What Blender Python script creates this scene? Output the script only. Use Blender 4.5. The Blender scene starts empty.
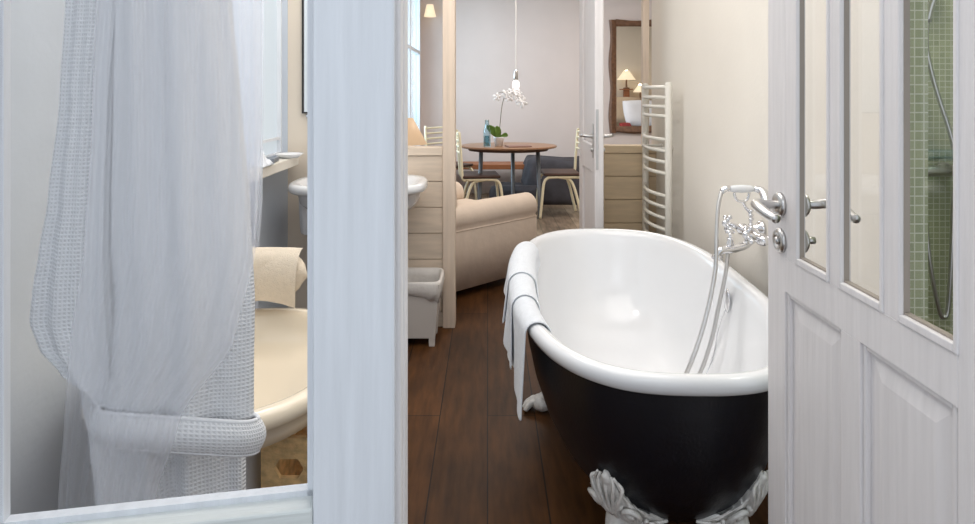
import bpy, bmesh, math, random
from mathutils import Vector, Matrix
from math import sin, cos, pi, radians as R
random.seed(7)
S = bpy.context.scene
COL = S.collection
# ---------------------------------------------------------------- camera, world, lights, exposure
F = 650.0; H = 1.30; HZ = 91.0; CX = 487.5
cam_d = bpy.data.cameras.new('camera'); cam = bpy.data.objects.new('camera', cam_d); COL.objects.link(cam)
cam.location = (0, 0, H); cam.rotation_euler = (pi/2, 0, 0)
cam_d.sensor_width = 36; cam_d.lens = 36*F/975; cam_d.shift_y = -(262-HZ)/975; cam_d.clip_start = 0.05
S.camera = cam
w = bpy.data.worlds.new('world'); S.world = w; w.use_nodes = True
w.node_tree.nodes['Background'].inputs[0].default_value = (0.85, 0.92, 1.0, 1)
w.node_tree.nodes['Background'].inputs[1].default_value = 0.85
def area(name, loc, rot, sx, sy, power, col):
    l = bpy.data.lights.new(name, 'AREA'); l.shape = 'RECTANGLE'; l.size = sx; l.size_y = sy
    l.energy = power; l.color = col
    o = bpy.data.objects.new(name, l); o.location = loc; o.rotation_euler = rot; COL.objects.link(o); return o
area('bathroom_overhead_fill', (0.0, 2.2, 2.58), (0, 0, 0), 1.7, 2.3, 31, (1.0, 0.965, 0.93))  # unseen fill, made wide to brighten the whole bathroom softly
area('hall_overhead_fill', (-0.1, -0.6, 2.45), (R(28), 0, 0), 1.6, 0.8, 5.5, (0.90, 0.95, 1.0))  # fill added behind the camera for the screen and robe, no fixture there
area('bedroom_window_daylight', (-1.35, 7.2, 1.7), (0, -pi/2, 0), 1.8, 1.6, 50, (0.85, 0.93, 1.0))
area('bedroom_overhead_fill', (1.0, 6.0, 2.70), (0, 0, 0), 1.6, 1.6, 48, (1.0, 0.93, 0.87))  # warm fill added over the bedroom, stands for no known lamp
area('washbasin_corner_fill', (-0.75, 2.95, 2.6), (0, 0, 0), 0.4, 0.4, 6, (1.0, 0.95, 0.9))  # small fill added to lift the dark corner by the basin
area('shower_overhead_fill', (1.6, 1.7, 2.58), (0, 0, 0), 0.4, 0.6, 10, (1.0, 0.97, 0.85))  # added fill that brightens the shower tiles, source unseen
S.view_settings.view_transform = 'Standard'; S.view_settings.look = 'None'
S.view_settings.gamma = 1; S.view_settings.use_curve_mapping = False
S.view_settings.exposure = 0.12

# ---------------------------------------------------------------- materials
def srgb(r, g, b):
    f = lambda c: ((c/255)/12.92 if c/255 <= .04045 else ((c/255+.055)/1.055)**2.4)
    return (f(r), f(g), f(b), 1)
def base(name):
    m = bpy.data.materials.new(name); m.use_nodes = True
    return m, m.node_tree.nodes, m.node_tree.links, m.node_tree.nodes['Principled BSDF']
def mat(name, col, rough=.5, metal=0, noise=0, nscale=8, stretch=(1, 1, 1), bump=0, coat=0, bscale=None, trans=0, sheen=0):
    m, N, L, b = base(name)
    b.inputs['Roughness'].default_value = rough; b.inputs['Metallic'].default_value = metal
    b.inputs['Coat Weight'].default_value = coat; b.inputs['Transmission Weight'].default_value = trans
    b.inputs['Sheen Weight'].default_value = sheen
    tc = N.new('ShaderNodeTexCoord'); mp = N.new('ShaderNodeMapping'); L.new(tc.outputs['Object'], mp.inputs[0])
    mp.inputs['Scale'].default_value = stretch
    nz = N.new('ShaderNodeTexNoise'); nz.inputs['Scale'].default_value = nscale; nz.inputs['Detail'].default_value = 6
    L.new(mp.outputs[0], nz.inputs['Vector'])
    cr = N.new('ShaderNodeValToRGB'); k = noise
    cr.color_ramp.elements[0].position = .3; cr.color_ramp.elements[1].position = .7
    cr.color_ramp.elements[0].color = (col[0]*(1-k), col[1]*(1-k), col[2]*(1-k), 1)
    cr.color_ramp.elements[1].color = (min(1, col[0]*(1+k*.6)), min(1, col[1]*(1+k*.6)), min(1, col[2]*(1+k*.6)), 1)
    L.new(nz.outputs['Fac'], cr.inputs[0]); L.new(cr.outputs[0], b.inputs['Base Color'])
    if bump:
        bp = N.new('ShaderNodeBump'); bp.inputs['Strength'].default_value = bump; bp.inputs['Distance'].default_value = .01
        src = nz
        if bscale:
            src = N.new('ShaderNodeTexNoise'); src.inputs['Scale'].default_value = bscale; src.inputs['Detail'].default_value = 5
            L.new(mp.outputs[0], src.inputs['Vector'])
        L.new(src.outputs['Fac'], bp.inputs['Height']); L.new(bp.outputs[0], b.inputs['Normal'])
    return m
def planks(name, c1, c2, width, length, axis='Y', rough=.4, gap=(.01, .006, .004, 1), gapw=.0025):
    m, N, L, b = base(name)
    tc = N.new('ShaderNodeTexCoord'); mp = N.new('ShaderNodeMapping'); L.new(tc.outputs['Object'], mp.inputs[0])
    if axis == 'Y': mp.inputs['Rotation'].default_value = (0, 0, pi/2)
    br = N.new('ShaderNodeTexBrick'); L.new(mp.outputs[0], br.inputs['Vector'])
    br.inputs['Scale'].default_value = 1; br.inputs['Brick Width'].default_value = length; br.inputs['Row Height'].default_value = width
    br.inputs['Mortar Size'].default_value = gapw; br.inputs['Mortar Smooth'].default_value = .2; br.inputs['Bias'].default_value = 0
    br.inputs['Color1'].default_value = c1; br.inputs['Color2'].default_value = c2; br.inputs['Mortar'].default_value = gap
    br.offset = .37
    mp2 = N.new('ShaderNodeMapping'); L.new(tc.outputs['Object'], mp2.inputs[0]); mp2.inputs['Scale'].default_value = (9, 1.2, 9) if axis == 'Y' else (1.2, 9, 9)
    nz = N.new('ShaderNodeTexNoise'); nz.inputs['Scale'].default_value = 4; nz.inputs['Detail'].default_value = 8; L.new(mp2.outputs[0], nz.inputs['Vector'])
    nb = N.new('ShaderNodeTexNoise'); nb.inputs['Scale'].default_value = 2.6; nb.inputs['Detail'].default_value = 4; L.new(tc.outputs['Object'], nb.inputs['Vector'])
    mr = N.new('ShaderNodeMapRange'); mr.inputs[1].default_value = .25; mr.inputs[2].default_value = .75; mr.inputs[3].default_value = .55; mr.inputs[4].default_value = 1.45
    L.new(nz.outputs['Fac'], mr.inputs[0])
    mr2 = N.new('ShaderNodeMapRange'); mr2.inputs[1].default_value = .3; mr2.inputs[2].default_value = .7; mr2.inputs[3].default_value = .65; mr2.inputs[4].default_value = 1.3
    L.new(nb.outputs['Fac'], mr2.inputs[0])
    mm = N.new('ShaderNodeMath'); mm.operation = 'MULTIPLY'; L.new(mr.outputs[0], mm.inputs[0]); L.new(mr2.outputs[0], mm.inputs[1])
    vm = N.new('ShaderNodeVectorMath'); vm.operation = 'SCALE'; L.new(br.outputs['Color'], vm.inputs[0]); L.new(mm.outputs[0], vm.inputs['Scale'])
    L.new(vm.outputs[0], b.inputs['Base Color']); b.inputs['Roughness'].default_value = rough; b.inputs['Specular IOR Level'].default_value = .22
    bp = N.new('ShaderNodeBump'); bp.inputs['Strength'].default_value = .25; bp.inputs['Distance'].default_value = .004
    L.new(nz.outputs['Fac'], bp.inputs['Height']); L.new(bp.outputs[0], b.inputs['Normal'])
    return m
def waffle(name, col, pitch=.013, rough=.9, depth=.16):
    m, N, L, b = base(name); b.inputs['Roughness'].default_value = rough
    uv = N.new('ShaderNodeTexCoord'); sp = N.new('ShaderNodeSeparateXYZ'); L.new(uv.outputs['UV'], sp.inputs[0])
    def wave(o):
        a = N.new('ShaderNodeMath'); a.operation = 'MULTIPLY'; a.inputs[1].default_value = 2*pi/pitch; L.new(o, a.inputs[0])
        s = N.new('ShaderNodeMath'); s.operation = 'SINE'; L.new(a.outputs[0], s.inputs[0]); return s
    a, c = wave(sp.outputs[0]), wave(sp.outputs[1])
    p = N.new('ShaderNodeMath'); p.operation = 'MAXIMUM'; L.new(a.outputs[0], p.inputs[0]); L.new(c.outputs[0], p.inputs[1])
    mr = N.new('ShaderNodeMapRange'); mr.inputs[1].default_value = -1; mr.inputs[2].default_value = 1; L.new(p.outputs[0], mr.inputs[0])
    cr = N.new('ShaderNodeValToRGB'); L.new(mr.outputs[0], cr.inputs[0])
    cr.color_ramp.elements[0].color = (col[0]*(1-depth), col[1]*(1-depth), col[2]*(1-depth), 1); cr.color_ramp.elements[1].color = col
    cr.color_ramp.elements[1].position = .6
    L.new(cr.outputs[0], b.inputs['Base Color'])
    bp = N.new('ShaderNodeBump'); bp.inputs['Strength'].default_value = .5; bp.inputs['Distance'].default_value = .004
    L.new(mr.outputs[0], bp.inputs['Height']); L.new(bp.outputs[0], b.inputs['Normal'])
    return m
def tiles(name, pitch, cA, cB, grout, zsplit):
    m, N, L, b = base(name); b.inputs['Roughness'].default_value = .25
    tc = N.new('ShaderNodeTexCoord'); sp = N.new('ShaderNodeSeparateXYZ'); L.new(tc.outputs['Object'], sp.inputs[0])
    ad = N.new('ShaderNodeMath'); ad.operation = 'ADD'; L.new(sp.outputs[0], ad.inputs[0]); L.new(sp.outputs[1], ad.inputs[1])
    cb = N.new('ShaderNodeCombineXYZ'); L.new(ad.outputs[0], cb.inputs[0]); L.new(sp.outputs[2], cb.inputs[1])
    br = N.new('ShaderNodeTexBrick'); L.new(cb.outputs[0], br.inputs['Vector']); br.offset = 0
    br.inputs['Scale'].default_value = 1; br.inputs['Brick Width'].default_value = pitch; br.inputs['Row Height'].default_value = pitch
    br.inputs['Mortar Size'].default_value = pitch*.07; br.inputs['Mortar Smooth'].default_value = .1
    br.inputs['Color1'].default_value = cA; br.inputs['Color2'].default_value = cB; br.inputs['Mortar'].default_value = grout
    L.new(br.outputs['Color'], b.inputs['Base Color'])
    return m
def glass(name, fac=.07, tint=(1, 1, 1, 1)):
    m = bpy.data.materials.new(name); m.use_nodes = True; N = m.node_tree.nodes; L = m.node_tree.links; N.clear()
    o = N.new('ShaderNodeOutputMaterial'); t = N.new('ShaderNodeBsdfTransparent'); t.inputs[0].default_value = tint
    g = N.new('ShaderNodeBsdfGlossy'); g.inputs['Roughness'].default_value = .01
    lw = N.new('ShaderNodeLayerWeight'); lw.inputs[0].default_value = .25
    mu = N.new('ShaderNodeMath'); mu.operation = 'MULTIPLY'; mu.inputs[1].default_value = fac*4; L.new(lw.outputs['Fresnel'], mu.inputs[0])
    mx = N.new('ShaderNodeMixShader'); L.new(mu.outputs[0], mx.inputs[0]); L.new(t.outputs[0], mx.inputs[1]); L.new(g.outputs[0], mx.inputs[2]); L.new(mx.outputs[0], o.inputs[0])
    return m
def sheer(name, col, clear=.45):
    m = bpy.data.materials.new(name); m.use_nodes = True; N = m.node_tree.nodes; L = m.node_tree.links; N.clear()
    o = N.new('ShaderNodeOutputMaterial'); t = N.new('ShaderNodeBsdfTransparent')
    d = N.new('ShaderNodeBsdfDiffuse'); d.inputs[0].default_value = col
    tr = N.new('ShaderNodeBsdfTranslucent'); tr.inputs[0].default_value = col
    a = N.new('ShaderNodeMixShader'); a.inputs[0].default_value = .45; L.new(d.outputs[0], a.inputs[1]); L.new(tr.outputs[0], a.inputs[2])
    b = N.new('ShaderNodeMixShader'); b.inputs[0].default_value = clear; L.new(a.outputs[0], b.inputs[1]); L.new(t.outputs[0], b.inputs[2]); L.new(b.outputs[0], o.inputs[0])
    return m
def emit(name, col, st):
    m, N, L, b = base(name); b.inputs['Base Color'].default_value = (col[0]*.3, col[1]*.3, col[2]*.3, 1)
    b.inputs['Emission Color'].default_value = col; b.inputs['Emission Strength'].default_value = st; return m

M = {}
M['wall'] = mat('cream_plaster', srgb(236, 230, 220), .85, noise=.03, nscale=3, bump=.06, bscale=60)
M['wall_l'] = mat('shaded_white_plaster', srgb(190, 197, 206), .85, noise=.05, nscale=4, bump=.1, bscale=40)  # blue-grey tone holds the shade of the curtained alcove
M['wall_b'] = mat('lilac_grey_plaster', srgb(222, 211, 208), .9, noise=.03, nscale=3, bump=.04, bscale=60)
M['wall_w'] = mat('warm_plaster', srgb(216, 204, 188), .85, noise=.03, nscale=3)
M['ceil'] = mat('ceiling_paint', srgb(235, 233, 228), .9, noise=.02)
M['white_wood'] = mat('white_painted_wood', srgb(222, 225, 230), .5, noise=.07, nscale=5, stretch=(14, 14, .7), bump=.18, bscale=9)
M['white_wood_h'] = mat('white_painted_wood_rail', srgb(214, 218, 216), .5, noise=.07, nscale=5, stretch=(.7, 14, 14), bump=.18, bscale=9)
M['door_wood'] = mat('white_door_wood', srgb(233, 229, 229), .45, noise=.06, nscale=5, stretch=(14, 14, .8), bump=.12, bscale=9)
M['bead'] = mat('grey_glazing_bead', srgb(160, 150, 140), .6, noise=.1, stretch=(1, 1, .3))
M['pale_wood'] = mat('limed_pine', srgb(222, 204, 184), .6, noise=.12, nscale=4, stretch=(1.2, 9, 9), bump=.06)
M['post_wood'] = mat('limed_pine_post', srgb(224, 205, 186), .6, noise=.1, nscale=4, stretch=(12, 12, .8), bump=.06)
M['tan_wood'] = mat('tan_pine', srgb(214, 192, 160), .6, noise=.12, nscale=4, stretch=(1.2, 9, 9))
M['floor'] = planks('dark_oak_floor', srgb(68, 42, 20), srgb(82, 51, 25), .19, 1.9, 'Y', .5)
M['floor2'] = planks('sheen_grey_oak_floor', srgb(128, 112, 96), srgb(150, 134, 116), .17, 1.8, 'Y', .35, gap=(.05, .04, .03, 1))  # window reflection on the boards put into their paler grey colour
M['porcelain'] = mat('white_porcelain', srgb(231, 232, 234), .16, coat=.3)
M['cream_porc'] = mat('cream_porcelain', srgb(238, 225, 203), .15, coat=.5)
M['black'] = mat('black_enamel', srgb(10, 13, 22), .38, noise=.25, nscale=60, bump=.08, bscale=120)
M['foot'] = mat('white_cast_iron', srgb(234, 232, 228), .35, noise=.2, nscale=45, bump=.35, bscale=90, coat=.2)
M['chrome'] = mat('chrome', (.78, .78, .8, 1), .1, 1)
M['steel'] = mat('satin_steel', (.62, .61, .6, 1), .28, 1)
M['towel'] = mat('white_terry', srgb(232, 236, 242), .95, noise=.05, nscale=60, bump=.5, bscale=260, sheen=.3)
M['towel_c'] = mat('cream_terry', srgb(230, 216, 196), .95, noise=.05, nscale=60, bump=.5, bscale=260)
M['robe'] = waffle('waffle_cotton', srgb(234, 235, 238), .0080, depth=.14)
M['sheer'] = sheer('sheer_voile', (.93, .94, .98, 1), .74)
M['sheer2'] = sheer('sheer_voile_bright', (.88, .92, 1.0, 1), .35)
M['glass'] = glass('clear_glass', .03); M['glass_b'] = glass('blue_glass', .12, (.84, .92, .95, 1))
M['frost'] = emit('frosted_daylight_pane', (.74, .82, .88, 1), .55)
M['day'] = emit('daylit_window_pane', (.86, .94, 1, 1), 1.05)
M['rad'] = mat('white_radiator_enamel', srgb(228, 224, 214), .3, coat=.3)
M['slip'] = mat('cream_slipcover', srgb(232, 214, 196), .95, noise=.05, nscale=9, bump=.9, bscale=6)
M['bin'] = mat('white_bin_plastic', srgb(218, 211, 204), .45)
M['bag'] = mat('white_bin_liner', srgb(220, 214, 208), .4, noise=.08, nscale=20, bump=.6, bscale=16)
M['crate'] = mat('rough_chipboard', srgb(222, 186, 130), .8, noise=.35, nscale=26, stretch=(1, 1, 1.6), bump=.6, bscale=30)
M['dark'] = mat('dark_void', srgb(40, 36, 30), .8)
M['tile'] = tiles('green_mosaic', .0235, srgb(150, 158, 122), srgb(164, 170, 134), srgb(204, 206, 184), 1)
M['table'] = mat('brown_table_top', srgb(150, 112, 84), .35, noise=.2, nscale=6, stretch=(1, 8, 1))
M['grey_metal'] = mat('grey_metal', srgb(120, 126, 134), .4, .3)
M['cream_metal'] = mat('cream_metal_tube', srgb(244, 234, 204), .35)
M['seat'] = mat('dark_brown_seat', srgb(74, 50, 40), .5, noise=.2)
M['grey_cloth'] = mat('charcoal_canvas', srgb(70, 68, 74), .9, noise=.25, nscale=8, bump=.4, bscale=12)
M['leaf'] = mat('orchid_leaf', srgb(96, 130, 52), .4, noise=.2, nscale=12)
M['stem'] = mat('orchid_stem', srgb(120, 110, 90), .6)
M['petal'] = mat('white_petal', srgb(248, 248, 250), .6, noise=.05)
M['shade'] = emit('lit_cream_lampshade', srgb(240, 204, 165), .62)
M['shade2'] = emit('lit_pale_lampshade', srgb(252, 232, 196), .9)
M['bulb'] = emit('white_glass_bulb', (1, .97, .92, 1), 1.2)
M['gilt'] = mat('carved_brown_frame', srgb(116, 82, 60), .5, noise=.35, nscale=30, bump=.7, bscale=40)
M['mirror'] = mat('mirror_silver', (.93, .93, .93, 1), .01, 1)
M['blackframe'] = mat('black_trim', srgb(30, 26, 24), .4)
M['red'] = mat('red_fabric', srgb(140, 50, 48), .9, noise=.3, nscale=20)
M['pillow'] = mat('white_pillow', srgb(222, 224, 230), .9, noise=.04, bump=.3, bscale=6)
M['beige'] = mat('beige_linen', srgb(178, 158, 134), .9, noise=.08, bump=.3, bscale=8)
M['wood_d'] = mat('orange_brown_wood', srgb(156, 98, 62), .5, noise=.2, nscale=6, stretch=(1, 8, 8))
M['book'] = mat('brown_paper_cover', srgb(150, 120, 110), .7)
M['stone'] = mat('pale_sill', srgb(222, 216, 204), .4, noise=.05)
M['black_bag'] = mat('brown_leather', srgb(92, 66, 52), .6, noise=.2)

# ---------------------------------------------------------------- helpers
def tag(o, label=None, cat=None, group=None, kind=None):
    if label: o['label'] = label
    if cat: o['category'] = cat
    if group: o['group'] = group
    if kind: o['kind'] = kind
    return o
def empty(name, loc, label, cat, group=None, rz=0):
    o = bpy.data.objects.new(name, None); COL.objects.link(o); o.empty_display_size = .05
    o.location = loc; o.rotation_euler = (0, 0, rz); return tag(o, label, cat, group)
def build(name, bm, m, parent=None, smooth=False, sub=0, bev=0, solid=0, auto=None):
    """link bm as one object; coordinates of bm are local to parent"""
    bmesh.ops.recalc_face_normals(bm, faces=bm.faces)
    me = bpy.data.meshes.new(name); bm.to_mesh(me); bm.free()
    o = bpy.data.objects.new(name, me); COL.objects.link(o)
    me.materials.append(M[m] if isinstance(m, str) else m)
    if smooth:
        for p in me.polygons: p.use_smooth = True
    if parent: o.parent = parent
    if solid:
        x = o.modifiers.new('solid', 'SOLIDIFY'); x.thickness = solid; x.offset = 0
    if bev:
        x = o.modifiers.new('bevel', 'BEVEL'); x.width = bev; x.segments = 2; x.limit_method = 'ANGLE'
    if sub:
        x = o.modifiers.new('sub', 'SUBSURF'); x.levels = sub; x.render_levels = sub
    return o
def B(): return bmesh.new()
def box(bm, x0, x1, y0, y1, z0, z1):
    v = [bm.verts.new((x, y, z)) for z in (z0, z1) for y in (y0, y1) for x in (x0, x1)]
    for f in ((0, 1, 3, 2), (4, 6, 7, 5), (0, 4, 5, 1), (2, 3, 7, 6), (0, 2, 6, 4), (1, 5, 7, 3)): bm.faces.new([v[i] for i in f])
    return bm
def tbox(bm, c0, s0, c1, s1):
    """tapered box: centre+half sizes (x,y,z)(hx,hy) bottom and top"""
    vs = []
    for c, s in ((c0, s0), (c1, s1)):
        for dy in (-1, 1):
            for dx in (-1, 1): vs.append(bm.verts.new((c[0]+dx*s[0], c[1]+dy*s[1], c[2])))
    for f in ((0, 1, 3, 2), (4, 6, 7, 5), (0, 4, 5, 1), (2, 3, 7, 6), (0, 2, 6, 4), (1, 5, 7, 3)): bm.faces.new([vs[i] for i in f])
    return bm
def rings(bm, rs, cap0=True, cap1=True, closed=True):
    prev = None; first = None
    for r in rs:
        cur = [bm.verts.new(p) for p in r]
        if prev:
            n = len(cur)
            for i in range(n if closed else n-1):
                j = (i+1) % n
                bm.faces.new((prev[i], prev[j], cur[j], cur[i]))
        else: first = cur
        prev = cur
    if cap0 and closed: bm.faces.new(first)
    if cap1 and closed: bm.faces.new(prev)
    return bm
def smoothpath(pts, n=6):
    pts = [Vector(p) for p in pts]; out = []
    for i in range(len(pts)-1):
        p0 = pts[max(i-1, 0)]; p1 = pts[i]; p2 = pts[i+1]; p3 = pts[min(i+2, len(pts)-1)]
        for k in range(n):
            t = k/n
            out.append(.5*((2*p1)+(-p0+p2)*t+(2*p0-5*p1+4*p2-p3)*t*t+(-p0+3*p1-3*p2+p3)*t**3))
    out.append(pts[-1]); return out
def tube(bm, pts, r, seg=8, smooth=0):
    if smooth: pts = smoothpath(pts, smooth)
    pts = [Vector(p) for p in pts]; rs = []; n = len(pts); up = None
    for i, p in enumerate(pts):
        t = (pts[min(i+1, n-1)]-pts[max(i-1, 0)]).normalized()
        if up is None:
            up = Vector((0, 0, 1)) if abs(t.z) < .9 else Vector((1, 0, 0))
        a = (up-t*up.dot(t)).normalized(); up = a; b = t.cross(a)
        rr = r(i/(n-1)) if callable(r) else r
        rs.append([p+a*rr*cos(2*pi*k/seg)+b*rr*sin(2*pi*k/seg) for k in range(seg)])
    return rings(bm, rs)
def lathe(bm, prof, c=(0, 0, 0), axis='Z', seg=24):
    rs = []
    for r, z in prof:
        ring = []
        for k in range(seg):
            a = 2*pi*k/seg; u, v = r*cos(a), r*sin(a)
            p = {'Z': (u, v, z), 'X': (z, u, v), 'Y': (u, z, v)}[axis]
            ring.append((c[0]+p[0], c[1]+p[1], c[2]+p[2]))
        rs.append(ring)
    return rings(bm, rs)
def ell(bm, c, r, seg=16, rgs=10, rot=None):
    mtx = Matrix.Translation(c) @ (rot.to_4x4() if rot else Matrix()) @ Matrix.Diagonal((*r, 1))
    bmesh.ops.create_uvsphere(bm, u_segments=seg, v_segments=rgs, radius=1, matrix=mtx); return bm
def grid(bm, fn, nu, nv, uvscale=None):
    uvl = bm.loops.layers.uv.verify()
    vs = [[bm.verts.new(fn(i/nu, j/nv)) for i in range(nu+1)] for j in range(nv+1)]
    for j in range(nv):
        for i in range(nu):
            f = bm.faces.new((vs[j][i], vs[j][i+1], vs[j+1][i+1], vs[j+1][i]))
            if uvscale:
                for l, (a, b_) in zip(f.loops, ((i, j), (i+1, j), (i+1, j+1), (i, j+1))):
                    l[uvl].uv = (a/nu*uvscale[0], b_/nv*uvscale[1])
    return bm
def se(cx, cy, a, b, n, z, N=96, rot=0):
    out = []
    for k in range(N):
        t = 2*pi*k/N; c, s = cos(t), sin(t)
        x = a*math.copysign(abs(c)**(2/n), c); y = b*math.copysign(abs(s)**(2/n), s)
        out.append((cx+x*cos(rot)-y*sin(rot), cy+x*sin(rot)+y*cos(rot), z))
    return out
def struct(name, bm, m, parent=None, **k):
    o = build(name, bm, m, parent, **k)
    if not parent: o['kind'] = 'structure'
    return o
def P(x, y, d):
    """photo pixel + distance -> place in the room (measuring aid)"""
    return Vector(((x-CX)/F*d, d, H-(y-HZ)/F*d))

# ================================================================ STRUCTURE
WL = -1.10; WR = 1.035; DP = 3.58
struct('floor', box(B(), -1.3, 3.3, -0.6, 5.0, -.06, 0), 'floor')
o = struct('floor_bedroom', box(B(), -1.3, 3.3, 5.0, 8.4, -.06, 0), 'floor2'); o.name = 'floor.001'
struct('ceiling', box(B(), -1.4, 3.3, .2, 8.4, 2.75, 2.82), 'ceil')
# left wall with window hole (y 1.9-3.48, z .98-2.35)
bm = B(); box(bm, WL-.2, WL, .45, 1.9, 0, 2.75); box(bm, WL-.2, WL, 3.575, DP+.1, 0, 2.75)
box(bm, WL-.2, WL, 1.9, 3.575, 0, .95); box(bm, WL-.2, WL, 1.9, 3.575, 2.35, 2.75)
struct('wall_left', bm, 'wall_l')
# window_1
win = bpy.data.objects.new('window_1', None); COL.objects.link(win); win['kind'] = 'structure'
bm = B()
for a in ((1.9, 1.94), (2.66, 2.72), (3.555, 3.575)): box(bm, WL-.07, WL-.03, a[0], a[1], .956, 2.35)
for z in ((.956, .968), (1.035, 1.05), (2.30, 2.35)): box(bm, WL-.05, WL-.034, 1.94, 3.555, z[0], z[1])
struct('window_frame', bm, 'white_wood', win)
struct('window_pane', box(B(), WL-.062, WL-.052, 1.94, 3.555, .968, 2.30), 'frost', win)
bm = B()
prof = [(WL+.002, 1.8), (WL+.09, 1.8), (WL+.09, 3.44), (WL+.085, 3.49), (WL+.07, 3.52), (WL+.04, 3.545), (WL+.002, 3.55)]
rings(bm, [[(x, y, .905) for x, y in prof], [(x, y, .955) for x, y in prof]])
struct('window_sill', bm, 'stone', win, bev=.006)
# right wall by the tub, ends in the tiled jamb of the shower at y=1.65
bm = B(); box(bm, WR, WR+.07, 1.66, 4.10, 0, 2.75)
struct('wall_right', bm, 'wall')
bm = B(); box(bm, WR, WR+.07, 1.645, 1.66, 0, 2.75); box(bm, WR+.07, WR+.08, 1.645, 2.62, 0, 2.75)
box(bm, WR+.08, 2.1, 2.62, 2.70, 0, 2.75); box(bm, 2.1, 2.18, .5, 2.70, 0, 2.75)
struct('wall_shower', bm, 'tile')
# bedroom shell
struct('wall_far', box(B(), -1.3, 3.3, 8.25, 8.4, 0, 2.75), 'wall_b')
struct('wall_bedroom_right', box(B(), 3.15, 3.3, 4.1, 8.25, 0, 2.75), 'wall_w')
struct('wall_bedroom_front', box(B(), 1.106, 3.15, 4.0, 4.10, 0, 2.75), 'wall_w')
XB = -.86
bm = B(); box(bm, -1.3, -1.12, DP+.1, 5.9, 0, 2.75); box(bm, -1.3, XB, 5.9, 6.0, 0, 2.75); box(bm, XB-.15, XB, 8.05, 8.25, 0, 2.75)
box(bm, XB-.15, XB, 6.0, 8.05, 0, .55); box(bm, XB-.15, XB, 6.0, 8.05, 2.5, 2.75)
struct('wall_bedroom_left', bm, 'wall_b')
w3 = bpy.data.objects.new('window_2', None); COL.objects.link(w3); w3['kind'] = 'structure'
bm = B()
for a in ((6.0, 6.06), (6.98, 7.06), (7.97, 8.05)): box(bm, XB-.03, XB+.03, a[0], a[1], .55, 2.5)
for z in ((.55, .62), (1.75, 1.79), (2.43, 2.5)): box(bm, XB-.028, XB+.028, 6.06, 7.97, z[0], z[1])
struct('window_frame', bm, 'white_wood', w3)
struct('window_pane', box(B(), XB-.012, XB-.004, 6.06, 7.97, .62, 2.43), 'glass_b', w3)
struct('baseboard_far', box(B(), XB, 3.15, 8.235, 8.25, 0, .1), 'door_wood')
# partition: full height behind the washbasin, half height with planks beyond
struct('wall_partition', box(B(), WL, -.62, DP, DP+.1, 0, 2.75), 'wall_w')
def plankwall(bm, x0, x1, y0, y1, ztop, pitch):
    z = 0; box(bm, x0, x1, y0+.012, y1-.012, 0, ztop-.03)
    n = int(ztop/pitch); off = ztop-.045-n*pitch
    zs = [0]+[off+k*pitch for k in range(0, n+1)]
    for a, b_ in zip(zs[:-1], zs[1:]):
        if b_-a < .02: continue
        box(bm, x0, x1, y0, y0+.011, a+.002, b_-.003); box(bm, x0, x1, y1-.011, y1, a+.002, b_-.003)
    box(bm, x0, x1, y0-.008, y1+.008, ztop-.045, ztop)
bm = B(); plankwall(bm, -.62, -.2475, DP, DP+.09, .99, .143)
struct('wall_half_left', bm, 'pale_wood', bev=.002)
bm = B(); plankwall(bm, .662, WR, 3.985, 4.075, .965, .143)
struct('wall_half_right', bm, 'tan_wood', bev=.002)
bm = B(); box(bm, -.2465, -.178, DP-.02, DP+.10, 0, 2.75)
struct('trim_1', bm, 'post_wood', bev=.004)
bm = B(); box(bm, .953, .992, 3.985, 4.03, .968, 2.75)
struct('trim_2', bm, 'post_wood', bev=.003)
# ---- glazed screen at left of the doorway (window_3), turned 11 degrees
scr = bpy.data.objects.new('window_3', None); COL.objects.link(scr); scr['kind'] = 'structure'
scr.location = (-.108, .760, 0); scr.rotation_euler = (0, 0, R(10.5))
# local: x runs left (negative) along the screen, y is depth
bm = B(); box(bm, -.0935, 0, 0, .045, 0, 2.4); box(bm, -.50, -.430, 0, .045, 0, 2.4)
struct('stile', bm, 'white_wood', scr, bev=.004)
bm = B(); box(bm, -.430, -.0935, .000, .045, .69, .822); box(bm, -.430, -.0935, .000, .045, 0, .14); box(bm, -.430, -.0935, .000, .045, 2.3, 2.4)
struct('rail', bm, 'white_wood_h', scr, bev=.003)
struct('lower_panel', box(B(), -.430, -.0935, .012, .032, .14, .69), 'white_wood', scr)
bm = B(); box(bm, -.430, -.422, .026, .040, .822, 2.3); box(bm, -.1015, -.0935, .026, .040, .822, 2.3)
box(bm, -.430, -.0935, .026, .040, .822, .829)
struct('glazing_bead', bm, 'white_wood', scr)
struct('glass_pane', box(B(), -.422, -.1015, .019, .023, .823, 2.3), 'glass', scr)
# jamb behind the screen's stile
bm = B(); box(bm, -.195, -.108, .812, .835, 0, 2.4); box(bm, -.195, -.1065, .838, .872, 0, 2.4)
struct('trim_3', bm, 'door_wood', bev=.004)
struct('trim_4', box(B(), -.19, -.112, .834, .839, 0, 2.4), 'bead')

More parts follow.
